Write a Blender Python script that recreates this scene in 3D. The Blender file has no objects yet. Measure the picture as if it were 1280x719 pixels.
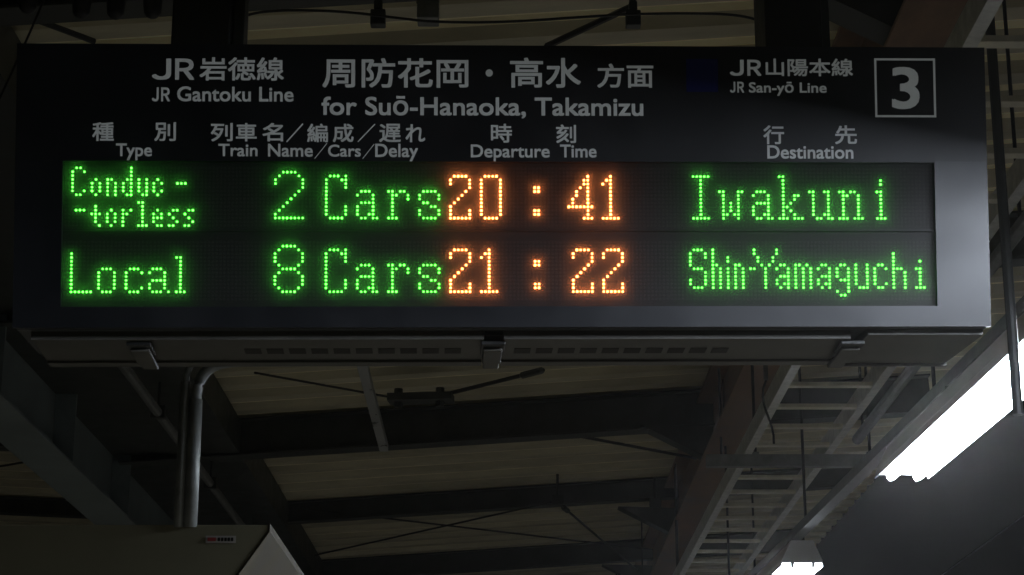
import bpy, bmesh, math, random
from mathutils import Vector, Matrix, Euler
random.seed(7)
S = bpy.context.scene
COL = S.collection
PI = math.pi

# ------------------------------------------------------------------ camera, sky, exposure
CAMZ, PITCH, FPX = 1.5, math.radians(16.4), 2546.0
cd = bpy.data.cameras.new('camera'); cam = bpy.data.objects.new('camera', cd); COL.objects.link(cam)
cam.location = (0, 0, CAMZ); cam.rotation_euler = (PI/2 + PITCH, 0, 0)
cd.sensor_width = 36.0; cd.lens = 36.0*FPX/1280.0
cd.clip_start = 0.05; cd.clip_end = 3000
S.camera = cam
W = bpy.data.worlds.new('World'); S.world = W; W.use_nodes = True
nt = W.node_tree; bg = nt.nodes['Background']
sky = nt.nodes.new('ShaderNodeTexSky'); sky.sky_type = 'NISHITA'; sky.sun_disc = False
sky.sun_elevation = math.radians(-7); sky.sun_rotation = math.radians(200)
nt.links.new(sky.outputs[0], bg.inputs[0]); bg.inputs[1].default_value = 0.05
S.view_settings.view_transform = 'Standard'; S.view_settings.look = 'None'
S.view_settings.exposure = 0.0; S.view_settings.gamma = 1.0
S.render.engine = 'CYCLES'
S.cycles.use_denoising = True
S.cycles.sample_clamp_indirect = 4.0
S.cycles.max_bounces = 8; S.cycles.diffuse_bounces = 5
LAMP_L = 210.0            # radiance of the fluorescent tubes

# ------------------------------------------------------------------ materials
def mat(name, col, rough=0.6, metal=0.0, spec=0.5, var=0.25, scale=6.0, bump=0.0, bscale=60.0, stretch=(1,1,1), rvar=0.1):
    m = bpy.data.materials.new(name); m.use_nodes = True
    n = m.node_tree.nodes; l = m.node_tree.links; b = n['Principled BSDF']
    b.inputs['Metallic'].default_value = metal
    b.inputs['Specular IOR Level'].default_value = spec
    tc = n.new('ShaderNodeTexCoord'); mp = n.new('ShaderNodeMapping'); l.new(tc.outputs['Object'], mp.inputs[0])
    mp.inputs['Scale'].default_value = stretch
    no = n.new('ShaderNodeTexNoise'); no.inputs['Scale'].default_value = scale; no.inputs['Detail'].default_value = 7; no.inputs['Roughness'].default_value = 0.65
    l.new(mp.outputs[0], no.inputs[0])
    r = n.new('ShaderNodeValToRGB'); l.new(no.outputs[0], r.inputs[0])
    r.color_ramp.elements[0].position = 0.3; r.color_ramp.elements[1].position = 0.7
    r.color_ramp.elements[0].color = [c*(1-var) for c in col] + [1]
    r.color_ramp.elements[1].color = [min(1, c*(1+var)) for c in col] + [1]
    l.new(r.outputs[0], b.inputs['Base Color'])
    mr = n.new('ShaderNodeMapRange'); l.new(no.outputs[0], mr.inputs[0])
    mr.inputs[1].default_value = 0.3; mr.inputs[2].default_value = 0.7
    mr.inputs[3].default_value = max(0.03, rough-rvar); mr.inputs[4].default_value = min(1, rough+rvar)
    l.new(mr.outputs[0], b.inputs['Roughness'])
    if bump:
        n2 = n.new('ShaderNodeTexNoise'); n2.inputs['Scale'].default_value = bscale; n2.inputs['Detail'].default_value = 4
        l.new(tc.outputs['Object'], n2.inputs[0])
        bp = n.new('ShaderNodeBump'); bp.inputs['Strength'].default_value = bump; bp.inputs['Distance'].default_value = 0.002
        l.new(n2.outputs[0], bp.inputs['Height']); l.new(bp.outputs[0], b.inputs['Normal'])
    return m

def emit(name, col, strength, base=(0.02, 0.02, 0.02)):
    m = bpy.data.materials.new(name); m.use_nodes = True
    b = m.node_tree.nodes['Principled BSDF']
    b.inputs['Base Color'].default_value = (*base, 1)
    b.inputs['Emission Color'].default_value = (*col, 1)
    b.inputs['Emission Strength'].default_value = strength
    return m

PITCH_LED = 0.009475
COL0, ROW_UP, ROW_LO, PITCH_LO = -1.0607, 0.3938, 0.2105, 0.00938

def led_panel_mat():
    """dark matrix board: a grid of unlit LED lenses printed into the base colour and relief"""
    m = bpy.data.materials.new('led_matrix_board'); m.use_nodes = True
    n = m.node_tree.nodes; l = m.node_tree.links; b = n['Principled BSDF']
    tc = n.new('ShaderNodeTexCoord'); sx = n.new('ShaderNodeSeparateXYZ'); l.new(tc.outputs['Object'], sx.inputs[0])
    def mth(op, a, c=None):
        k = n.new('ShaderNodeMath'); k.operation = op
        for i, v in enumerate((a, c)):
            if v is None: continue
            if isinstance(v, (int, float)): k.inputs[i].default_value = v
            else: l.new(v, k.inputs[i])
        return k.outputs[0]
    def cell(o, off, p):
        v = mth('DIVIDE', mth('SUBTRACT', o, off), p)
        return mth('SUBTRACT', mth('FRACT', mth('ADD', v, 0.5 + 1000)), 0.5)
    fx = cell(sx.outputs[0], COL0, PITCH_LED)
    fz1 = cell(sx.outputs[2], ROW_UP, PITCH_LED); fz2 = cell(sx.outputs[2], ROW_LO, PITCH_LO)
    up = mth('GREATER_THAN', sx.outputs[2], 0.2405)
    fz = mth('ADD', mth('MULTIPLY', fz1, up), mth('MULTIPLY', fz2, mth('SUBTRACT', 1.0, up)))
    d = mth('SQRT', mth('ADD', mth('MULTIPLY', fx, fx), mth('MULTIPLY', fz, fz)))
    dot = mth('LESS_THAN', d, 0.33)
    # only inside the two 16-row bands
    z = sx.outputs[2]
    b1 = mth('MULTIPLY', mth('LESS_THAN', z, ROW_UP+0.006), mth('GREATER_THAN', z, ROW_UP-15.6*PITCH_LED))
    b2 = mth('MULTIPLY', mth('LESS_THAN', z, ROW_LO+0.006), mth('GREATER_THAN', z, ROW_LO-15.6*PITCH_LO))
    dot = mth('MULTIPLY', dot, mth('MAXIMUM', b1, b2))
    mx = n.new('ShaderNodeMix'); mx.data_type = 'RGBA'; l.new(dot, mx.inputs[0])
    mx.inputs[6].default_value = (0.013, 0.012, 0.012, 1); mx.inputs[7].default_value = (0.034, 0.032, 0.03, 1)
    l.new(mx.outputs[2], b.inputs['Base Color'])
    b.inputs['Roughness'].default_value = 0.55
    bp = n.new('ShaderNodeBump'); bp.inputs['Strength'].default_value = 0.5; bp.inputs['Distance'].default_value = 0.002
    l.new(dot, bp.inputs['Height']); l.new(bp.outputs[0], b.inputs['Normal'])
    return m

M = {}
M['bezel'] = mat('board_paint', (0.0095, 0.0105, 0.0135), 0.40, spec=0.75, var=0.12, scale=3, bump=0.05, bscale=400)
M['header'] = mat('header_acrylic', (0.0085, 0.0093, 0.0115), 0.42, spec=0.68, var=0.12, scale=3, bump=0.05, bscale=400)
M['housing'] = mat('housing_paint', (0.07, 0.072, 0.075), 0.5, var=0.15)
M['cover'] = mat('cover_paint', (0.09, 0.086, 0.074), 0.5, var=0.2, scale=4)
M['slot'] = mat('slot_black', (0.036, 0.034, 0.03), 0.8)
M['panel'] = led_panel_mat()
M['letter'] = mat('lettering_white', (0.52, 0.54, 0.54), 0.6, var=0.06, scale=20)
_b = M['letter'].node_tree.nodes['Principled BSDF']; _b.inputs['Emission Color'].default_value = (.92, 1, .98, 1); _b.inputs['Emission Strength'].default_value = 0.062   # low emission added to lift the dim lettering
M['blue'] = mat('blue_line_mark', (0.008, 0.014, 0.13), 0.6, var=0.1, spec=.15)
def window_mat():  # diffuse and translucent mix added to spread a halo round the lit dots
    m = bpy.data.materials.new('halo_acrylic_window'); m.use_nodes = True
    n = m.node_tree.nodes; l = m.node_tree.links; n.clear()
    out = n.new('ShaderNodeOutputMaterial'); tr = n.new('ShaderNodeBsdfTransparent'); tr.inputs[0].default_value = (.97, .97, .97, 1)
    df = n.new('ShaderNodeBsdfDiffuse'); df.inputs[0].default_value = (.085, .075, .078, 1)
    tl = n.new('ShaderNodeBsdfTranslucent'); tl.inputs[0].default_value = (.36, .36, .36, 1)
    m1 = n.new('ShaderNodeMixShader'); m1.inputs[0].default_value = .6; l.new(df.outputs[0], m1.inputs[1]); l.new(tl.outputs[0], m1.inputs[2])
    m2 = n.new('ShaderNodeMixShader'); m2.inputs[0].default_value = .2; l.new(tr.outputs[0], m2.inputs[1]); l.new(m1.outputs[0], m2.inputs[2])
    l.new(m2.outputs[0], out.inputs[0]); return m
M['window'] = window_mat()
M['green'] = emit('led_green', (0.085, 1.0, 0.055), 13.0)
M['orange'] = emit('led_orange', (1.0, 0.25, 0.055), 27.0)
M['chrome'] = mat('latch_steel', (0.6, 0.6, 0.58), 0.22, metal=1.0, var=0.1)
M['black'] = mat('black_plastic', (0.02, 0.02, 0.02), 0.45)
M['deck_plain'] = mat('folded_roof_sheet', (0.68, 0.63, 0.46), 0.55, var=0.34, scale=1.3, stretch=(0.4, 1.5, 1))
def deck_mat(pitch):
    m = M['deck_plain']; m.name = 'folded_roof_sheet'; n = m.node_tree.nodes; l = m.node_tree.links; b = n['Principled BSDF']
    src = b.inputs['Base Color'].links[0].from_socket
    tc = n.new('ShaderNodeTexCoord'); sx = n.new('ShaderNodeSeparateXYZ'); l.new(tc.outputs['Object'], sx.inputs[0])
    def mth(op, a, c=None):
        k = n.new('ShaderNodeMath'); k.operation = op
        for i, v in enumerate((a, c)):
            if v is None: continue
            if isinstance(v, (int, float)): k.inputs[i].default_value = v
            else: l.new(v, k.inputs[i])
        return k.outputs[0]
    fr = mth('FRACT', mth('ADD', mth('DIVIDE', sx.outputs[1], pitch), 100.0))
    fold_line = mth('MAXIMUM', mth('LESS_THAN', mth('ABSOLUTE', mth('SUBTRACT', fr, .40)), .05), mth('LESS_THAN', mth('ABSOLUTE', mth('SUBTRACT', fr, .90)), .035))  # thin lighter lines along the folds, darker sheet between
    mx = n.new('ShaderNodeMix'); mx.data_type = 'RGBA'; mx.blend_type = 'MULTIPLY'; mx.inputs[0].default_value = 1
    l.new(src, mx.inputs[6])
    cr = n.new('ShaderNodeMix'); cr.data_type = 'RGBA'; l.new(fold_line, cr.inputs[0]); cr.inputs[6].default_value = (.80, .80, .80, 1); cr.inputs[7].default_value = (1.6, 1.58, 1.5, 1)
    l.new(cr.outputs[2], mx.inputs[7]); l.new(mx.outputs[2], b.inputs['Base Color']); return m
M['deck'] = deck_mat(0.38)
M['steel'] = mat('dark_steel_paint', (0.05, 0.053, 0.05), 0.5, var=0.3, scale=5, bump=0.1)
M['girder'] = mat('blue_grey_girder_paint', (0.24, 0.28, 0.28), 0.5, var=0.25, scale=3, bump=0.1)
M['rust'] = mat('rusty_girder_paint', (0.21, 0.125, 0.075), 0.5, var=0.5, scale=4, bump=0.2, stretch=(1, 0.4, 1))
M['galv'] = mat('galvanised_steel', (0.62, 0.63, 0.6), 0.45, metal=0.25, var=0.25, scale=18, bump=0.1)
M['shiny'] = mat('shiny_rail_zinc', (0.42, 0.43, 0.43), 0.34, metal=0.7, var=0.08, scale=8)
M['pipe'] = mat('grey_pipe', (0.24, 0.25, 0.235), 0.5, metal=0.3, var=0.3, scale=14)
M['rung'] = mat('bright_rung_zinc', (0.75, 0.72, 0.58), 0.42, metal=0.15, var=0.15, scale=14)
M['galvd'] = mat('dull_galvanised_steel', (0.2, 0.205, 0.2), 0.55, metal=0.4, var=0.3, scale=14)
M['white'] = mat('lamp_white_paint', (0.72, 0.73, 0.74), 0.4, var=0.06)
M['tube'] = emit('fluorescent_tube', (0.84, 0.92, 1.05), LAMP_L, base=(0.8, 0.8, 0.8))
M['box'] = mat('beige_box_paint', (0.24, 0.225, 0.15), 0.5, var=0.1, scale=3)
M['boxend'] = mat('dimmed_end_panel', (0.042, 0.035, 0.02), 0.75, spec=0.15, var=0.35, scale=5)  # beige darkened to offset the lamp's direct light on this end
M['label'] = mat('label_white', (0.5, 0.48, 0.45), 0.5, var=0.05)
M['red'] = mat('label_red', (0.35, 0.05, 0.05), 0.5)
M['cable'] = mat('black_cable', (0.025, 0.025, 0.027), 0.55)
M['concrete'] = mat('platform_concrete', (0.085, 0.072, 0.048), 0.85, var=0.18, scale=3, bump=0.4, bscale=30)
M['ballast'] = mat('track_ballast', (0.13, 0.115, 0.1), 0.95, var=0.5, scale=30, bump=1.0, bscale=25)
M['ground'] = mat('ground_dark', (0.06, 0.06, 0.05), 0.95, var=0.3, scale=0.2)

# ------------------------------------------------------------------ object helpers
def tag(o, label=None, cat=None, group=None, kind=None):
    if label: o['label'] = label
    if cat: o['category'] = cat
    if group: o['group'] = group
    if kind: o['kind'] = kind
    return o
def thing(name, label, cat, loc=(0, 0, 0), rot=(0, 0, 0), group=None):
    o = bpy.data.objects.new(name, None); COL.objects.link(o); o.empty_display_size = 0.1
    o.location = loc; o.rotation_euler = rot
    return tag(o, label, cat, group)
def obj(name, bm, mats, parent=None, smooth=False, bevel=0.0, loc=None, label=None):
    me = bpy.data.meshes.new(name)
    bmesh.ops.recalc_face_normals(bm, faces=bm.faces)
    bm.to_mesh(me); bm.free()
    for m in (mats if isinstance(mats, (list, tuple)) else [mats]): me.materials.append(m)
    if smooth:
        for p in me.polygons: p.use_smooth = True
    o = bpy.data.objects.new(name, me); COL.objects.link(o)
    if parent: o.parent = parent
    if loc: o.location = loc
    if bevel:
        b = o.modifiers.new('bevel', 'BEVEL'); b.width = bevel; b.segments = 2; b.limit_method = 'ANGLE'; b.angle_limit = 0.7
    if label: o['label'] = label
    return o
def B(): return bmesh.new()
def box(bm, lo, hi, mi=0, M4=None):
    r = bmesh.ops.create_cube(bm, size=1.0); vs = r['verts']
    for v in vs:
        v.co = Vector([lo[i] + (v.co[i]+0.5)*(hi[i]-lo[i]) for i in range(3)])
        if M4: v.co = M4 @ v.co
    for f in {f for v in vs for f in v.link_faces}: f.material_index = mi
def prism(bm, pts, ext, mi=0):
    """polygon pts (3D) extruded by vector ext"""
    a = [bm.verts.new(p) for p in pts]; c = [bm.verts.new(Vector(p)+Vector(ext)) for p in pts]; n = len(pts)
    fs = [bm.faces.new(a), bm.faces.new(c[::-1])] + [bm.faces.new((a[i], c[i], c[(i+1) % n], a[(i+1) % n])) for i in range(n)]
    for f in fs: f.material_index = mi
def frame_of(d):
    d = d.normalized(); u = Vector((0, 0, 1)) if abs(d.z) < 0.95 else Vector((0, 1, 0))
    s = d.cross(u).normalized(); u = s.cross(d).normalized(); return s, u
def tube(bm, pts, r, seg=10, cap=True, mi=0):
    pts = [Vector(p) for p in pts]; rings = []
    for i, p in enumerate(pts):
        d = (pts[min(i+1, len(pts)-1)] - pts[max(i-1, 0)])
        s, u = frame_of(d)
        rr = r[i] if isinstance(r, (list, tuple)) else r
        rings.append([bm.verts.new(p + s*math.cos(t)*rr + u*math.sin(t)*rr) for t in [2*PI*k/seg for k in range(seg)]])
    for a, c in zip(rings, rings[1:]):
        for k in range(seg): bm.faces.new((a[k], a[(k+1) % seg], c[(k+1) % seg], c[k])).material_index = mi
    if cap: bm.faces.new(rings[0][::-1]).material_index = mi; bm.faces.new(rings[-1]).material_index = mi
def bar(bm, p0, p1, prof, mi=0):
    """profile [(side, up), ...] swept from p0 to p1"""
    p0, p1 = Vector(p0), Vector(p1); s, u = frame_of(p1-p0)
    prism(bm, [p0 + s*a + u*c for a, c in prof], p1-p0, mi)
def iprof(w, h, tf, tw):     # I section, top at 0
    return [(-w/2, 0), (w/2, 0), (w/2, -tf), (tw/2, -tf), (tw/2, -h+tf), (w/2, -h+tf), (w/2, -h), (-w/2, -h), (-w/2, -h+tf), (-tw/2, -h+tf), (-tw/2, -tf), (-w/2, -tf)]
def rect(w, h): return [(-w/2, -h/2), (w/2, -h/2), (w/2, h/2), (-w/2, h/2)]
def chan(w, h, t):           # U channel open to the top, centred
    return [(-w/2, -h/2), (w/2, -h/2), (w/2, h/2), (w/2-t, h/2), (w/2-t, -h/2+t), (-w/2+t, -h/2+t), (-w/2+t, h/2), (-w/2, h/2)]
def bez(p, n=10):
    p = [Vector(q) for q in p]; out = []
    for i in range(n+1):
        t = i/n; q = p
        while len(q) > 1: q = [a.lerp(b, t) for a, b in zip(q, q[1:])]
        out.append(q[0])
    return out
cp, sp = math.cos(PITCH), math.sin(PITCH)
def ray(px, py):
    u, v = (px-640)/FPX, (359.5-py)/FPX
    return Vector((u, cp - v*sp, sp + v*cp))
def atz(px, py, z): d = ray(px, py); return Vector((0, 0, CAMZ)) + d*((z-CAMZ)/d.z)
def aty(px, py, y): d = ray(px, py); return Vector((0, 0, CAMZ)) + d*(y/d.y)

# ------------------------------------------------------------------ setting: ground, platform, tracks
bm = B(); box(bm, (-70, -60, -1.3), (70, 110, -1.25)); tag(obj('ground', bm, M['ground']), kind='structure')
bm = B(); box(bm, (-6.5, -30, -1.25), (2.9, 60, 0.0)); tag(obj('platform', bm, M['concrete'], bevel=0.02), kind='structure')
bm = B(); box(bm, (3.0, -55, -1.249), (7.5, 105, -1.05)); tag(obj('track_bed', bm, M['ballast']), kind='structure')

# ------------------------------------------------------------------ platform canopy
canopy = thing('platform_canopy', 'steel platform canopy of folded roof sheets on dark cross beams above the departure board', 'canopy')
SL = 0.066
def deckz(x): return 4.95 + SL*x
def folded(bm, x0, z0, x1, z1, y0, y1, pitch=0.38, depth=0.10, th=0.004):
    ys = []; y = y0
    while y < y1:
        ys += [(y, 0), (y+0.16*pitch/0.42, 0), (y+0.21*pitch/0.42, depth), (y+0.37*pitch/0.42, depth)]; y += pitch
    for k in (0, 1):
        a = [bm.verts.new((x0, yy, z0+zz+k*th)) for yy, zz in ys]; c = [bm.verts.new((x1, yy, z1+zz+k*th)) for yy, zz in ys]
        for i in range(len(ys)-1): bm.faces.new((a[i], a[i+1], c[i+1], c[i]))
bm = B(); folded(bm, -2.05, deckz(-2.05), 3.42, deckz(3.42), -6.08, 44); obj('roof_deck', bm, M['deck'], canopy)
bm = B(); folded(bm, -8.0, 5.02, -2.95, 4.80, -6.08, 44); obj('roof_deck', bm, M['deck'], canopy)
bm = B()
prism(bm, [(-3.0, -6, 4.80), (-3.0, -6, 4.55), (-2.0, -6, 4.55), (-2.0, -6, 4.80), (-2.02, -6, 4.80), (-2.02, -6, 4.57), (-2.98, -6, 4.57), (-2.98, -6, 4.80)], (0, 50, 0))
obj('gutter', bm, M['steel'], canopy)
# cross beams
for y, h, w in ((-1.0, .28, .16), (3.1, .28, .16), (6.85, .28, .16), (10.9, .28, .16), (14.75, .28, .18), (18.1, .19, .14), (21.5, .22, .14), (25.2, .28, .16), (29.0, .28, .16)):
    bm = B(); bar(bm, (-2.9, y, deckz(-2.9)-.004), (3.1, y, deckz(3.1)-.004), iprof(w, h, .014, .01)); obj('cross_beam', bm, M['steel'], canopy, bevel=.003)
    bm = B(); bar(bm, (-7.9, y, 5.01), (-2.95, y, 4.79), iprof(w, h*.8, .014, .01)); obj('cross_beam', bm, M['steel'], canopy, bevel=.003)
# long girders
gl = B(); bar(gl, (-2.95, -6, 4.74), (-2.95, 44, 4.74), iprof(.30, .66, .02, .014))
gL = obj('long_girder', gl, M['girder'], canopy, bevel=.003)
for y in (3.1, 7.0, 10.9, 12.8, 14.75, 18.1, 21.5):
    bm = B(); box(bm, (-2.94, y-.012, 4.105), (-2.805, y+.012, 4.715)); obj('stiffener', bm, M['girder'], gL)
gr = B(); bar(gr, (1.50, -6, 4.96), (1.50, 44, 4.96), iprof(.26, .50, .018, .012))
gR = obj('long_girder', gr, M['rust'], canopy, bevel=.003, label='dark girder with a rusty brown underside')
for y in (3.1, 7.0, 10.9, 14.75, 18.1, 21.5, 25.2):       # haunched beam ends
    bm = B(); prism(bm, [(1.48, y-.09, deckz(1.5)-.30), (0.95, y-.09, deckz(.95)-.25), (1.48, y-.09, 4.49)], (0, .18, 0)); obj('haunch', bm, M['steel'], canopy)
for x, zt in ((-2.95, 4.07), (1.50, 4.45)):
    for y in (-4.0, 24.0, 36.0):
        bm = B(); bar(bm, (x, y, 0.0), (x, y, zt), [(a, b+.1) for a, b in iprof(.2, .2, .014, .01)]); obj('column', bm, M['girder'], canopy)
# bracing rods under the deck, all part of the canopy
def rod(px0, px1, z, r=.009, ends=()):
    bm = B(); p0, p1 = atz(*px0, z), atz(*px1, z); tube(bm, [p0, p1], r, 6)
    o = obj('brace_rod', bm, M['cable'], canopy)
    for t in ends:
        b2 = B(); q = p0.lerp(p1, t); d = (p1-p0).normalized()*.11; tube(b2, [q-d, q-d*.8, q+d*.8, q+d], [.012, .024, .024, .012], 8); obj('turnbuckle', b2, M['steel'], o)
rod((380, 636), (815, 687), 4.72); rod((385, 696), (697, 626), 4.72); rod((697, 628), (800, 716), 4.7, .011, (.08,))
rod((722, 545), (870, 573), 4.72, .012); rod((553, 494), (678, 463), 4.73, .014, (.9,)); rod((318, 466), (490, 497), 4.73, .008)
rod((0, 8), (118, 52), 4.7, .012); rod((683, 58), (790, 8), 4.7, .013); rod((0, 583), (70, 571), 4.68, .009)
bm = B(); a, c = atz(486, 499, 4.70), atz(566, 497, 4.70); bar(bm, a, c, rect(.16, .05)); 
for k in (.15, .8):
    q = a.lerp(c, k); tube(bm, [q+Vector((0, 0, -.06)), q+Vector((0, 0, .07))], .03, 8)
obj('brace_plate', bm, M['steel'], canopy)
for px, py in ((697, 622), (819, 626)):
    bm = B(); q = atz(px, py, 4.66); tube(bm, [q+Vector((0, 0, .2)), q+Vector((0, 0, .02))], .012, 6); box(bm, q-Vector((.05, .02, .06)), q+Vector((.05, .02, .02)))
    obj('rod_clamp', bm, M['cable'], canopy)

# ------------------------------------------------------------------ departure board
BLOC, BROT = (-0.01266, 4.81456, 2.81587), (0.19862, -0.01267, 0.04069)
H = 0.70; HX = 1.2
board = thing('departure_board', 'long dark hanging departure board with green and orange dot lettering', 'departure board', BLOC, BROT)
BM = Matrix.Translation(BLOC) @ Euler(BROT).to_matrix().to_4x4(); BI = BM.inverted(); ORG = Vector((0, 0, CAMZ))
def bl(px, py):                       # photograph pixel -> x, z on the board's face
    d = BI.to_3x3() @ ray(px, py); o = BI @ ORG; s = -o.y/d.y; q = o + d*s; return q.x, q.z
uy, uz = 0.980, -0.197                # level direction into the board, in its own frame
D = 0.335
bm = B()                              # housing body: a level bottom, the face tilted forward
prof = [(0.03, 0.0), (0.03, H-.004), (0.30, H-.02), (D*uy-.01, D*uz+.035), (D*uy-.01, D*uz+.02), (0.03, -.002)]
prism(bm, [(-HX+.004, y, z) for y, z in prof], (2*HX-.008, 0, 0)); obj('housing', bm, M['housing'], board, bevel=.004)
WX0, WX1, WZ0, WZ1 = -1.085, 1.067, 0.051, 0.409
bm = B()                              # front frame round the window
for lo, hi in (((-HX, 0, 0), (HX, .03, WZ0)), ((-HX, 0, WZ0), (WX0, .03, WZ1)), ((WX1, 0, WZ0), (HX, .03, WZ1)), ((-HX, 0, WZ1), (HX, .03, H))):
    box(bm, lo, hi)
bmesh.ops.remove_doubles(bm, verts=bm.verts, dist=1e-5)
obj('front_frame', bm, M['bezel'], board)
bm = B(); box(bm, (-1.1985, -.0008, .4105), (1.1985, .0, .6985)); obj('header_panel', bm, M['header'], board)
bm = B(); box(bm, (WX0-.002, .016, WZ0-.002), (WX1+.002, .029, WZ1+.002)); obj('display_panel', bm, M['panel'], board)
bm = B(); box(bm, (WX0, .0085, .2385), (WX1, .0159, .2425)); obj('divider_strip', bm, M['black'], board)
bm = B(); box(bm, (WX0+.0005, .004, WZ0+.0005), (WX1-.0005, .0055, WZ1-.0005)); obj('display_window', bm, M['window'], board)
# underside covers with vent slots
def under(s, dz): return s*uy + dz*0.197, s*uz + dz*0.98     # s metres back, dz metres up
def ubox(bm, x0, x1, s0, s1, h0, h1, mi=0):
    pts = [under(s0, h0), under(s1, h0), under(s1, h1), under(s0, h1)]
    prism(bm, [(x0, y, z) for y, z in pts], (x1-x0, 0, 0), mi)
for x0, x1, sx0 in ((-1.165, -.055, -.655), (-.005, .86, .025)):
    bm = B(); ubox(bm, x0, x1, .055, .325, -.010, .014)
    ubox(bm, x0, x1, .055, .068, -.016, -.0101); ubox(bm, x0, x1, .285, .325, -.016, -.0101)
    for k in range(10):
        ubox(bm, sx0+.056*k, sx0+.056*k+.042, .165, .215, -.0112, -.0102, 1)
    obj('bottom_cover', bm, [M['cover'], M['slot']], board, bevel=.0015)
bm = B(); ubox(bm, -.053, -.007, .055, .325, -.006, .014); obj('cover_joint', bm, M['black'], board)
bm = B(); pts = [(.90, .04), (1.19, .04), (1.165, .33), (.88, .33)]
lo = [Vector((x, *under(s, -.011))) for x, s in pts]; prism(bm, lo, Vector((0, *under(0, .024)))); ubox(bm, .885, 1.168, .322, .332, -.019, -.0111)
obj('end_cover', bm, M['cover'], board, bevel=.0015)
for x in (-.905, -.031, .868):
    bm = B(); ubox(bm, x-.03, x+.03, .07, .17, -.026, -.0165)
    o = obj('latch', bm, M['black'], board, bevel=.002)
    b2 = B(); ubox(b2, x-.024, x+.024, .10, .235, -.034, -.0265); ubox(b2, x-.02, x+.02, .235, .31, -.028, -.0165); obj('latch_lever', b2, M['cover'], o, bevel=.003)

# --- printed lettering (text curves turned into thin raised meshes)
def lettering(name, items, y=-.0018, m='letter', th=.0006):
    bm = B()
    for body, x0, x1, yt, yb, wt in items:
        c = bpy.data.curves.new('t', 'FONT'); c.body = body; c.resolution_u = 4; c.extrude = 0.02
        o = bpy.data.objects.new('t', c); COL.objects.link(o)
        dg = bpy.context.evaluated_depsgraph_get(); me = bpy.data.meshes.new_from_object(o.evaluated_get(dg))
        bpy.data.objects.remove(o); bpy.data.curves.remove(c)
        xs = [v.co.x for v in me.vertices]; ys = [v.co.y for v in me.vertices]
        yb_px, yt_px = yb, yt; ym = (yt+yb)/2
        X0, _ = bl(x0, ym); X1, _ = bl(x1, ym); xm = (x0+x1)/2; _, Z0 = bl(xm, yb_px); _, Z1 = bl(xm, yt_px)
        base, top = 0.0, max(ys)
        if all(ord(ch) > 0x2000 for ch in body): base = min(ys)
        else:
            top = max(ys) if not any(ch in body for ch in 'āō') else 0.72
            if 'ō' in body: top = TOPCAP
        k = len(bm.verts)
        wmm = wt*(Z1-Z0)*.95
        X0 += wmm/2; X1 -= wmm/2; Z0 += wmm/2; Z1 -= wmm/2
        for v in me.vertices:
            v.co = Vector((X0 + (v.co.x-min(xs))/(max(xs)-min(xs))*(X1-X0), y - (v.co.z+.02)*th/.04*1.0 + th, Z0 + (v.co.y-base)/(top-base)*(Z1-Z0)))
        base_co = [v.co.copy() for v in me.vertices]
        for q, (ox, oz) in enumerate(((-1, -1), (1, -1), (-1, 1), (1, 1))):
            for v, c0 in zip(me.vertices, base_co): v.co = c0 + Vector((ox*wmm/2, -q*.00012, oz*wmm/2))
            bm.from_mesh(me)
        bpy.data.meshes.remove(me)
    return obj(name, bm, M[m], board)
TOPCAP = 0.76
J, L = .035, .045
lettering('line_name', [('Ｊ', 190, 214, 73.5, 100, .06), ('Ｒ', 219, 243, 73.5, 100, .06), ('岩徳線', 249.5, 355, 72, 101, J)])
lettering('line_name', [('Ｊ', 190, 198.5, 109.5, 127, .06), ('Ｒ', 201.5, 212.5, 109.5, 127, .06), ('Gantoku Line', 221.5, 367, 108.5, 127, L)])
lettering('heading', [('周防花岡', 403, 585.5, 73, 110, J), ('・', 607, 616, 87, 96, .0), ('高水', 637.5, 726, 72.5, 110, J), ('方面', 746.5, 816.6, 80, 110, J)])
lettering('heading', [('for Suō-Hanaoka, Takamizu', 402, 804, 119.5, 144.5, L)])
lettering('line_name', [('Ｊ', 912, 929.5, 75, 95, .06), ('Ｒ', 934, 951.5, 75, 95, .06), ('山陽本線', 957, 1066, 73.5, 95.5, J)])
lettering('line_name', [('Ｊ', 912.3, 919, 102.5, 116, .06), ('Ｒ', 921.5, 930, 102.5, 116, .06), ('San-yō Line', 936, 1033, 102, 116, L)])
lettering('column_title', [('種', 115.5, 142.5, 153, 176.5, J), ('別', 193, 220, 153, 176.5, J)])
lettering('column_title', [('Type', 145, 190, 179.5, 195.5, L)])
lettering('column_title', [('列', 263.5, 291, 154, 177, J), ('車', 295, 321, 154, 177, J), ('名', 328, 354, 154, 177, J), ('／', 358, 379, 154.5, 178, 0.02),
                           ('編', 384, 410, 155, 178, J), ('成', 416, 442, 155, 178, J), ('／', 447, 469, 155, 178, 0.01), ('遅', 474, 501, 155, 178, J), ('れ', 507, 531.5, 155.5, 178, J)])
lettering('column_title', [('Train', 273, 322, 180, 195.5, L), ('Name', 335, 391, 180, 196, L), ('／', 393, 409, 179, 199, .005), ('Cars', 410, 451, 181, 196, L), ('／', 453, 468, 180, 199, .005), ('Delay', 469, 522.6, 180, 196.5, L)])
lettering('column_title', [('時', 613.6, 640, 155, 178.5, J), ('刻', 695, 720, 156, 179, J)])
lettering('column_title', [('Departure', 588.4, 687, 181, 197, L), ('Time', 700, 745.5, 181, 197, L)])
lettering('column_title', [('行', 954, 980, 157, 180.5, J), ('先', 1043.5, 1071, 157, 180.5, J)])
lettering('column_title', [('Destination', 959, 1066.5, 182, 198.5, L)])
bm = B(); (ax, az), (bx_, bz) = bl(1094, 146.7), bl(1168.5, 73.4); t = .0052
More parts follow.
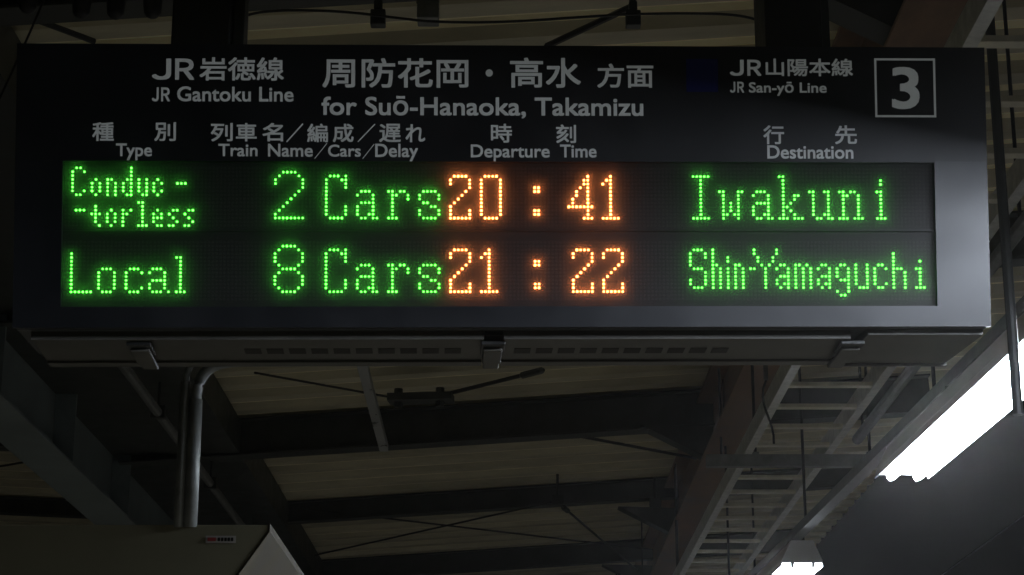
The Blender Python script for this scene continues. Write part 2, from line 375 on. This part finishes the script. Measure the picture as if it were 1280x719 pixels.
for lo, hi in (((ax, az), (bx_, az+t)), ((ax, bz-t), (bx_, bz)), ((ax, az+t), (ax+t, bz-t)), ((bx_-t, az+t), (bx_, bz-t))): box(bm, (lo[0], -.0018, lo[1]), (hi[0], -.0011, hi[1]))
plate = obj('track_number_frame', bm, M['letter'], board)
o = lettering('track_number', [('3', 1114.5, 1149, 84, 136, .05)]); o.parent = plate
bm = B(); (ax, az), (bx_, bz) = bl(858, 115), bl(897, 74); box(bm, (ax, -.0018, az), (bx_, -.0011, bz)); obj('blue_line_mark', bm, M['blue'], board)

# --- LED dots: every lit lens is a small raised dome on the matrix
G = {  # glyph rows: {row: [columns]} relative to the glyph's own first column
 'big2': {1: '2345', 2: '16', 3: '07', 4: '07', 5: '7', 6: '6', 7: '5', 8: '4', 9: '3', 10: '2', 11: '1', 12: '0', 13: '01234567'},
 'big8': {1: '2345', 2: '16', 3: '07', 4: '07', 5: '07', 6: '16', 7: '2345', 8: '16', 9: '07', 10: '07', 11: '07', 12: '16', 13: '2345'},
 'C': {2: '1235', 3: '045', 4: '05', 5: '05', 6: '0', 7: '0', 8: '0', 9: '0', 10: '05', 11: '05', 12: '05', 13: '1234'},
 'a': {6: '123', 7: '04', 8: '4', 9: '1234', 10: '04', 11: '04', 12: '034', 13: '1245'},
 'r': {6: '0134', 7: '125', 8: '15', 9: '1', 10: '1', 11: '1', 12: '1', 13: '012'},
 's': {6: '1234', 7: '05', 8: '05', 9: '12', 10: '34', 11: '05', 12: '05', 13: '1234'},
 '2': {2: '1234', 3: '05', 4: '05', 5: '5', 6: '4', 7: '3', 8: '2', 9: '1', 10: '0', 11: '05', 12: '05', 13: '012345'},
 '0': {2: '1234', **{r: '05' for r in range(3, 13)}, 13: '1234'},
 ':': {5: '01', 6: '01', 11: '01', 12: '01'},
 '4': {2: '5', 3: '45', 4: '45', 5: '35', 6: '25', 7: '25', 8: '15', 9: '15', 10: '0123456', 11: '5', 12: '5', 13: '456'},
 '1': {2: '2', 3: '12', 4: '02', **{r: '2' for r in range(5, 13)}, 13: '01234'},
 'I': {2: '01234', **{r: '2' for r in range(3, 13)}, 13: '01234'},
 'w': {6: '0156', 7: '15', 8: '15', 9: '135', 10: '135', 11: '135', 12: '1245', 13: '15'},
 'k': {2: '01', 3: '1', 4: '1', 5: '1', 6: '1', 7: '145', 8: '14', 9: '13', 10: '12', 11: '13', 12: '14', 13: '012456'},
 'u': {6: '0145', 7: '15', 8: '15', 9: '15', 10: '15', 11: '15', 12: '145', 13: '2356'},
 'n': {6: '0134', 7: '125', **{r: '15' for r in range(8, 13)}, 13: '012456'},
 'i': {3: '1', 4: '1', 6: '01', **{r: '1' for r in range(7, 13)}, 13: '012'},
 # small 8-row letters
 'sC': {0: '12', 1: '03', 2: '0', 3: '0', 4: '0', 5: '0', 6: '03', 7: '12'},
 'so': {3: '1', 4: '02', 5: '02', 6: '02', 7: '1'}, 'sn': {3: '01', 4: '02', 5: '02', 6: '02', 7: '02'},
 'sd': {0: '2', 1: '2', 2: '2', 3: '12', 4: '02', 5: '02', 6: '02', 7: '12'}, 'su': {3: '02', 4: '02', 5: '02', 6: '02', 7: '12'},
 'sc': {3: '1', 4: '02', 5: '0', 6: '02', 7: '1'}, 'sdash': {4: '012'}, 'tdash': {3: '012'},
 'st': {2: '1', 3: '1', 4: '012', 5: '1', 6: '1', 7: '2'}, 'sr': {3: '02', 4: '01', 5: '0', 6: '0', 7: '0'},
 'sl': {1: '01', **{r: '1' for r in range(2, 7)}, 7: '012'}, 'se': {3: '1', 4: '02', 5: '012', 6: '0', 7: '12'}, 'ss': {3: '12', 4: '0', 5: '1', 6: '2', 7: '01'},
 # lower band
 'L': {**{r: '0' for r in range(3, 13)}, 13: '012345'},
 'Lo': {7: '123', **{r: '04' for r in range(8, 13)}, 13: '123'}, 'Lc': {7: '123', 8: '04', 9: '0', 10: '0', 11: '0', 12: '04', 13: '123'},
 'La': {7: '123', 8: '04', 9: '4', 10: '1234', 11: '04', 12: '04', 13: '1235'}, 'Ll': {4: '01', **{r: '1' for r in range(5, 13)}, 13: '012'},
 'yS': {2: '123', 3: '04', 4: '04', 5: '0', 6: '0', 7: '123', 8: '4', 9: '4', 10: '04', 11: '04', 12: '123'},
 'yh': {**{r: '0' for r in range(2, 6)}, 6: '01', **{r: '02' for r in range(7, 13)}}, 'yi': {4: '0', 5: '0', **{r: '0' for r in range(7, 13)}},
 'yn': {6: '01', **{r: '02' for r in range(7, 13)}}, 'ydash': {7: '01'},
 'yY': {2: '06', 3: '06', 4: '15', 5: '15', 6: '24', **{r: '3' for r in range(7, 13)}},
 'ya': {6: '12', 7: '03', 8: '3', 9: '123', 10: '03', 11: '023', 12: '13'}, 'ym': {6: '013', **{r: '024' for r in range(7, 13)}},
 'yg': {6: '12', 7: '03', 8: '03', 9: '03', 10: '123', 11: '3', 12: '3', 13: '03', 14: '12'},
 'yu': {**{r: '03' for r in range(6, 12)}, 12: '123'}, 'yc': {6: '12', 7: '03', 8: '0', 9: '0', 10: '0', 11: '03', 12: '12'},
 'yH': {**{r: '0' for r in range(3, 7)}, 7: '012', **{r: '03' for r in range(8, 13)}}, 'yI': {5: '1', 7: '01', **{r: '1' for r in range(8, 12)}, 12: '012'},
}
def leds(name, band, glyphs, m, label=None):
    bm = B(); row0, p = (ROW_UP, PITCH_LED) if band == 0 else (ROW_LO, PITCH_LO); r = .0031 if m == 'orange' else .0028
    for g, c0, dr in glyphs:
        for rr, cs in G[g].items():
            for ch in cs:
                c = c0 + int(ch); x = COL0 + c*PITCH_LED + 0.0045*math.sin((c-50)/224*2*PI)*(1 if c > 20 else 0.5) ; z = row0 - (rr+dr)*p - (.003*(c/224)-.001 if band == 0 else .008*(c/224)-.004)*0
                prev = None; rj = r*random.uniform(.86, 1.07)
                for rad, yy in ((rj, .0158), (rj*.9, .0132), (rj*.55, .0120)):
                    ring = [bm.verts.new((x+rad*math.cos(2*PI*k/8), yy, z+rad*math.sin(2*PI*k/8))) for k in range(8)]
                    if prev:
                        for k in range(8): bm.faces.new((prev[k], prev[(k+1) % 8], ring[(k+1) % 8], ring[k]))
                    prev = ring
                bm.faces.new(prev)
    o = obj(name, bm, M[m], board, label=label); return o
leds('led_text', 0, [('sC', 0, 0), ('so', 5, 0), ('sn', 9, 0), ('sd', 13, 0), ('su', 17, 0), ('sc', 21, 0), ('sdash', 27, 0)], 'green', 'green dots reading Conduc-')
leds('led_text', 0, [('tdash', 1, 8), ('st', 5, 8), ('so', 9, 8), ('sr', 13, 8), ('sl', 17, 8), ('se', 21, 8), ('ss', 25, 8), ('ss', 29, 8)], 'green', 'green dots reading -torless')
CARS = [('C', 65, 0), ('a', 73, 0), ('r', 81, 0), ('s', 89, 0)]
leds('led_text', 0, [('big2', 52, 0)], 'green', 'large green dot numeral 2')
leds('led_text', 0, CARS, 'green', 'green dots reading Cars')
leds('led_text', 0, [('2', 97, 0), ('0', 105, 0), (':', 119, 0), ('4', 128, 0), ('1', 137, 0)], 'orange', 'orange dots reading 20:41')
leds('led_text', 0, [('I', 161, 0), ('w', 168, 0), ('a', 177, 0), ('k', 184, 0), ('u', 192, 0), ('n', 200, 0), ('i', 210, 0)], 'green', 'green dots reading Iwakuni')
leds('led_text', 1, [('L', 0, 0), ('Lo', 7, 0), ('Lc', 14, 0), ('La', 20, 0), ('Ll', 27, 0)], 'green', 'green dots reading Local')
leds('led_text', 1, [('big8', 52, 0)], 'green', 'large green dot numeral 8')
leds('led_text', 1, CARS, 'green', 'green dots reading Cars')
leds('led_text', 1, [('2', 97, 0), ('1', 105, 0), (':', 119, 0), ('2', 129, 0), ('2', 137, 0)], 'orange', 'orange dots reading 21:22')
leds('led_text', 1, [('yS', 160, 0), ('yh', 166, 0), ('yi', 170, 0), ('yn', 172, 0), ('ydash', 176, 0), ('yY', 177, 0), ('ya', 183, 0), ('ym', 188, 0), ('ya', 194, 0),
                     ('yg', 199, 0), ('yu', 204, 0), ('yc', 209, 0), ('yH', 214, 0), ('yI', 220, 0)], 'green', 'green dots reading Shin-Yamaguchi')

# ------------------------------------------------------------------ hanger posts holding the board
def post(px0, px1, label):
    (xa, _), (xb, _) = bl(px0, 55), bl(px1, 55)
    o = thing('hanger_post', label, 'post', BM @ Vector(((xa+xb)/2, .17, H)), (0, 0, BROT[2]), 'posts holding up the departure board')
    w = xb-xa; bm = B()
    box(bm, (-w/2, -.05, -.02), (w/2-.03, .12, 1.42)); obj('post_body', bm, M['black'], o, bevel=.006)
    bm = B(); box(bm, (w/2-.028, .0, -.02), (w/2, .10, 1.42)); obj('cable_channel', bm, M['steel'], o, bevel=.003)
    bm = B(); box(bm, (-w/2-.04, -.08, 1.42), (w/2+.04, .15, 1.435)); obj('top_plate', bm, M['steel'], o)
post(205, 296, 'dark hanger post above the green line name at the plain end of the board')
post(968, 1056, 'dark hanger post above the blue square near the boxed number 3')
bm = B(); bar(bm, (-2.9, 5.05, deckz(-2.9)-.003), (3.1, 5.05, deckz(3.1)-.003), iprof(.2, .12, .014, .01)); obj('cross_beam', bm, M['steel'], canopy)

# ------------------------------------------------------------------ fluorescent lamps in a row
def make_lamp(y0, label):
    LX, LZ, LEN = 1.685, 3.205, 2.4
    o = thing('fluorescent_lamp', label, 'lamp', (LX+.035*(8.65-y0), y0, LZ), (0, 0, .035), 'fluorescent lamps in a row along the platform edge')
    hood = [(-.125, -.018), (-.115, .02), (-.06, .125), (.06, .125), (.105, .02), (.112, -.018), (.107, -.018), (.100, .018), (.056, .119), (-.056, .119), (-.110, .018), (-.120, -.018)]
    bm = B(); prism(bm, [(x, 0, z) for x, z in hood], (0, LEN, 0)); obj('hood', bm, M['white'], o)
    for y in (-.004, LEN+.001):
        bm = B(); prism(bm, [(x, y, z) for x, z in ((-.120, .0), (-.115, .02), (-.06, .125), (.06, .125), (.105, .02), (.108, .0))], (0, .003, 0)); obj('end_plate', bm, M['white'], o)
    for x in (-.058, .056):
        bm = B(); tube(bm, [(x, .016, -.012), (x, .03, -.012), (x, LEN-.03, -.012), (x, LEN-.016, -.012)], [.014, .019, .019, .014], 14); t = obj('tube', bm, M['tube'], o, smooth=False)
        for a, c, e in ((.002, .0155, .0), (LEN-.0155, LEN-.002, LEN-.018)):
            bm = B(); tube(bm, [(x, a, -.012), (x, c, -.024)], .009, 12); box(bm, (x-.010, e, -.02), (x+.010, e+.014, .119)); obj('socket', bm, M['white'], o)
    return o
make_lamp(6.25, 'bright white fluorescent lamp just behind the end of the board with the number 3')
make_lamp(11.15, 'farther fluorescent lamp glowing bluish white below the end of the cable ladder')
make_lamp(1.85, 'fluorescent lamp in front of the board on the side with the number 3')
make_lamp(16.05, 'fluorescent lamp third along the row behind the board')
race = thing('lamp_raceway', 'long grey metal raceway carrying the fluorescent lamps along the platform', 'raceway', (1.68+.035*10.65, -2, 3.385), (0, 0, .035))
bm = B(); bar(bm, (0, 0, 0), (0, 32, 0), rect(.06, .05)); obj('channel', bm, M['galvd'], race)
for y in range(1, 32, 3):
    bm = B(); tube(bm, [(0, y, .03), (0, y, 1.6)], .008, 6); obj('hanger_rod', bm, M['cable'], race)
for y in (2.3, 3.8, 6.8, 8.2, 9.7, 13.4, 14.6, 18.3, 19.5):
    bm = B(); box(bm, (-.04, y-.03, -.056), (.04, y+.03, -.0255)); obj('lamp_bracket', bm, M['galvd'], race)

# ------------------------------------------------------------------ cable ladder
LADX0, LADX1, LADZ = 1.335, 1.79, 3.90
lad = thing('cable_ladder', 'long galvanised cable ladder with flat rungs running away behind the board', 'cable ladder', (0, 0, LADZ))
for x in (LADX0, LADX1):
    bm = B(); bar(bm, (x, 0, 0), (x, 26, 0), [(-.022, -.05), (.022, -.05), (.022, -.044), (-.016, -.044), (-.016, .044), (.022, .044), (.022, .05), (-.022, .05)]); obj('side_rail', bm, M['galv'], lad)
y = .3
while y < 25.9:
    bm = B(); box(bm, (LADX0+.024, y, -.046), (LADX1-.024, y+.05, -.026)); obj('rung', bm, M['rung'], lad); y += .47
# cross struts with hanger rods
for i, (y, lab) in enumerate(((11.35, 'horizontal steel strut carrying the cable ladder beside the bright lamp'), (17.0, 'farther strut under the cable ladder near the small far lamp'))):
    o = thing('ladder_strut', lab, 'strut', (1.1, y, LADZ-.085), group='struts carrying the cable ladder')
    bm = B(); bar(bm, (0, 0, 0), (.98, 0, 0), chan(.05, .07, .006)); obj('channel', bm, M['galvd'], o)
    for x in (.28, .93):
        bm = B(); tube(bm, [(x, 0, -.03), (x, 0, 1.1)], .009, 6); obj('hanger_rod', bm, M['cable'], o)
        bm = B(); box(bm, (x-.02, -.02, .036), (x+.02, .02, .05)); obj('nut_plate', bm, M['galvd'], o)
cond = thing('conduit', 'thin grey conduit ending beside the cable ladder above the bright lamp', 'conduit', (1.97, 2, 3.95))
bm = B(); tube(bm, [(0, 0, 0), (0, 9.4, 0)], .03, 10); obj('pipe', bm, M['galvd'], cond)
for y in (2.0, 5.5, 9.2):
    bm = B(); tube(bm, [(0, y, .02), (0, y, 1.1)], .008, 6); obj('hanger_rod', bm, M['cable'], cond)
# single rod dropping behind the board to the ladder
dr = thing('drop_rod', 'thin vertical rod hanging in front of the rusty girder beside the cable ladder', 'rod', (1.27, 9.9, 3.93))
dr2 = thing('drop_rod', 'thin dark vertical rod hanging before the dark beams left of the rusty girder', 'rod', atz(902, 575, 4.3))
bm = B(); tube(bm, [(0, 0, 0), (0, 0, .68)], .009, 8); obj('rod_body', bm, M['cable'], dr2)
bm = B(); box(bm, (-.03, -.03, -.03), (.03, .03, .0)); obj('end_nut', bm, M['steel'], dr2)
bm = B(); tube(bm, [(0, 0, 0), (0, 0, 1.05)], .012, 8); obj('rod_body', bm, M['galvd'], dr)
bm = B(); tube(bm, bez([(0, 0, 0), (-.06, 0, -.12), (.04, 0, -.2), (.03, .02, -.32)], 8), .006, 6); obj('loose_wire', bm, M['cable'], dr)
# slim pole at the frame's edge
sp_ = thing('slim_pole', 'slim dark pole hanging in front of the bright lamp beside the board', 'pole', (1.475, 5.8, 2.82))
bm = B(); tube(bm, [(0, 0, 0), (0, 0, 2.22)], .016, 10); obj('pipe', bm, M['steel'], sp_)
bm = B(); box(bm, (-.05, -.05, 2.20), (.05, .05, 2.22)); obj('flange', bm, M['steel'], sp_)

# ------------------------------------------------------------------ slim unlit rail behind the board
a, c = atz(449, 440, 3.72), atz(480, 560, 3.72)
rail = thing('metal_rail', 'slim shiny metal rail slanting down behind the middle of the board', 'rail', (0, 0, 0))
bm = B(); d = (c-a); s0 = a - d*.25; bar(bm, s0, c, chan(.045, .04, .004)); obj('channel', bm, M['shiny'], rail, bevel=.003)
for t in (.12,):
    q = s0.lerp(c, t); bm = B(); tube(bm, [q, q+Vector((0, 0, 1.2))], .008, 6); obj('hanger_rod', bm, M['cable'], rail)

# ------------------------------------------------------------------ conduits on the left
z = 4.35
a, c = atz(140, 438, z), atz(400, 790, z)
lc = thing('long_conduit', 'long grey conduit running away beside the gutter behind the standing pipes', 'conduit')
bm = B(); tube(bm, [a, c], .03, 10); obj('pipe', bm, M['galvd'], lc)
for t in (.12, .3, .5, .7):
    q = a.lerp(c, t); bm = B(); box(bm, q-Vector((.045, .03, .035)), q+Vector((.045, .03, .045))); tube(bm, [q, q+Vector((0, 0, .3))], .008, 6); obj('pipe_clamp', bm, M['steel'], lc)

BY = 7.0
p1 = aty(224, 652, BY); t1 = aty(229, 478, BY); p2 = aty(238, 652, BY); t2 = aty(244, 500, BY)
v1 = thing('bent_pipe', 'thinner of two grey pipes rising from the beige box, bending slightly at top', 'pipe', p1, group='pipes rising from the beige hanging box')
k = Vector((0, 0, t1.z-p1.z)); bm = B(); tube(bm, [(0, 0, -.02), k], .019, 10); obj('sleeve', bm, M['pipe'], v1, smooth=True)
bm = B(); tube(bm, [k-Vector((0, 0, .01))] + bez([k, k+Vector((0, 0, .04)), k+Vector((.012, 0, .075)), k+Vector((.05, -.04, .10)), k+Vector((.10, -.1, .12))], 12) + [k+Vector((.14, -.6, .14))], .013, 10); obj('pipe', bm, M['pipe'], v1, smooth=True)
v2 = thing('bent_pipe', 'thicker of two grey pipes rising from the beige box, with a wide bend', 'pipe', p2, group='pipes rising from the beige hanging box')
k = Vector((0, 0, t2.z-p2.z)); bm = B(); tube(bm, [(0, 0, -.02), k], .024, 12); obj('sleeve', bm, M['pipe'], v2, smooth=True)
bm = B(); tube(bm, [k-Vector((0, 0, .01))] + bez([k, k+Vector((0.0, 0, .06)), k+Vector((.015, 0, .115)), k+Vector((.06, 0, .135)), k+Vector((.14, 0, .14))], 14) + [k+Vector((.9, 0, .145))], .02, 12); obj('pipe', bm, M['pipe'], v2, smooth=True)

# ------------------------------------------------------------------ beige box hanging below
tr = aty(335, 656, BY); zt = tr.z; xr = tr.x
hb = thing('hanging_box', 'beige metal box with sloping end and small red label hanging under the pipes', 'box', (xr, BY, zt))
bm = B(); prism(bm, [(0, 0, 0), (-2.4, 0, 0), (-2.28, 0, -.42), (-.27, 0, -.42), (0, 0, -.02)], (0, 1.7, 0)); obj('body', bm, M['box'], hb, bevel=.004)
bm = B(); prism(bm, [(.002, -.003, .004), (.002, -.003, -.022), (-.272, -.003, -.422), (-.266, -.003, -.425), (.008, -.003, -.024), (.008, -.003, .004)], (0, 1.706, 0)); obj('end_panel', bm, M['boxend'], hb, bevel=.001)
(l0, l1) = aty(257, 679, BY), aty(295, 670, BY)
bm = B(); box(bm, (l0.x-xr, -.003, l0.z-zt), (l1.x-xr, -.0005, l1.z-zt)); lb = obj('label_plate', bm, M['label'], hb)
bm = B(); w = l1.x-l0.x; hgt = l1.z-l0.z
box(bm, (l0.x-xr+.06*w, -.004, l0.z-zt+.25*hgt), (l0.x-xr+.34*w, -.0031, l1.z-zt-.25*hgt)); obj('red_print', bm, M['red'], lb)
bm = B()
for k in range(5): box(bm, (l0.x-xr+(.40+.11*k)*w, -.004, l0.z-zt+.25*hgt), (l0.x-xr+(.48+.11*k)*w, -.0031, l1.z-zt-.25*hgt))
obj('dark_print', bm, M['black'], lb)
for x in (-1.5, -2.1):
    bm = B(); tube(bm, [(x, .3, -.01), (x, .3, 2.05)], .012, 8); obj('hanger_rod', bm, M['steel'], hb)

# ------------------------------------------------------------------ overhead wires over the track beside the platform
ow = thing('overhead_line', 'thin overhead wire crossing the dark night sky below the bright lamp', 'overhead wire', (5.03, 0, 0))
bm = B(); tube(bm, [(0, -20, 5.0), (0, 90, 5.0)], .005, 6); obj('contact_wire', bm, M['cable'], ow)
bm = B(); box(bm, (-.02, 60, 4.95), (.02, 60.2, 5.05)); obj('wire_clamp', bm, M['cable'], ow)

# ------------------------------------------------------------------ small things above the board
def wire(pts, y, label, r=.0045):
    bm = B(); P = [aty(px, py, y) for px, py in pts]; out = []
    for i in range(len(P)-1):
        p0, p1_, p2_, p3 = P[max(i-1, 0)], P[i], P[i+1], P[min(i+2, len(P)-1)]
        for t in [q/6 for q in range(6)]:
            out.append(.5*((2*p1_) + (p2_-p0)*t + (2*p0-5*p1_+4*p2_-p3)*t*t + (3*p1_-p0-3*p2_+p3)*t**3))
    out.append(P[-1]); tube(bm, out, r, 6)
    tag(obj('cable', bm, M['cable'], smooth=True), label, 'cable')
wire([(286, 30), (300, 22), (330, 15), (380, 13), (440, 16), (500, 23), (540, 27), (600, 28), (660, 26), (720, 22), (790, 18), (870, 17), (925, 20), (958, 30), (975, 44)], 6.2, 'thin black cable sagging between the two hanger posts above the board')
wire([(60, -12), (42, 30), (22, 75), (2, 118), (-14, 150)], 6.4, 'thin black wire slanting down past the corner of the board over the gutter', .004)
def bracket(px, py0, py1, w, y, name, label, m='steel'):
    a, c = aty(px, py0, y), aty(px, py1, y)
    o = thing(name, label, 'bracket', (a.x, y, c.z)); bm = B()
    box(bm, (-w/2, -.02, .0), (w/2, .02, .055)); box(bm, (-w*.28, -.015, .055), (w*.28, .015, .09)); obj('clamp', bm, M['steel'], o, bevel=.004)
    bm = B(); tube(bm, [(0, 0, .085), (0, 0, deckz(a.x)-c.z-.1)], .012, 8); obj('stem', bm, M['steel'], o)
bracket(473, 5, 33, .05, 6.25, 'cable_clamp', 'small dark cable clamp hanging above the second character group')
bracket(791, 5, 34, .05, 6.25, 'cable_clamp', 'small dark cable clamp hanging where the diagonal rod meets the cable')
q = aty(535, 28, 6.3); o = thing('junction_box', 'light grey junction box hanging under the beam above the board', 'junction box', q)
bm = B(); box(bm, (-.036, -.04, 0), (.036, .04, .16)); obj('body', bm, M['galvd'], o, bevel=.004)
bm = B(); box(bm, (-.038, -.043, .05), (.038, -.0405, .16)); obj('lid', bm, M['galvd'], o)
bm = B(); tube(bm, [(0, 0, .16), (0, 0, deckz(q.x)-q.z-.05)], .014, 8); obj('stem', bm, M['steel'], o)
for i, (px, py) in enumerate(((34, 17), (101, 23), (144, 24), (190, 23))):
    q = aty(px, py, 6.6); bm = B()
    tube(bm, [(0, 0, .0), (0, 0, .006), (0, 0, .02), (0, 0, .06), (0, 0, .12)], [.008, .02, .03, .034, .03], 12)
    o = thing('cable_gland', ['dark bell shaped fitting nearest the edge of the picture above the board', 'dark bell shaped fitting second from the picture edge above the board', 'dark bell shaped fitting third from the picture edge above the board', 'dark bell shaped fitting closest to the hanger post above the board'][i], 'fitting', q, group='bell shaped fittings in a row above the board')
    obj('bell', bm, M['cable'], o, smooth=True)
    bm = B(); tube(bm, [(0, 0, .115), (0, 0, deckz(q.x)-q.z-.02)], .014, 8); obj('stem', bm, M['cable'], o)

# ------------------------------------------------------------------ thin volume added to imitate lens bloom and glare round the lamps
bm = B(); box(bm, (-80, -70, -2.4), (80, 120, 7.5))
m = bpy.data.materials.new('lens_bloom_haze'); m.use_nodes = True; n = m.node_tree.nodes; n.remove(n['Principled BSDF'])
v = n.new('ShaderNodeVolumePrincipled'); v.inputs['Density'].default_value = 0.0008; v.inputs['Color'].default_value = (.97, .94, .88, 1); v.inputs['Anisotropy'].default_value = 0.92
m.node_tree.links.new(v.outputs[0], n['Material Output'].inputs['Volume'])
tag(obj('bloom_haze', bm, m), kind='stuff')
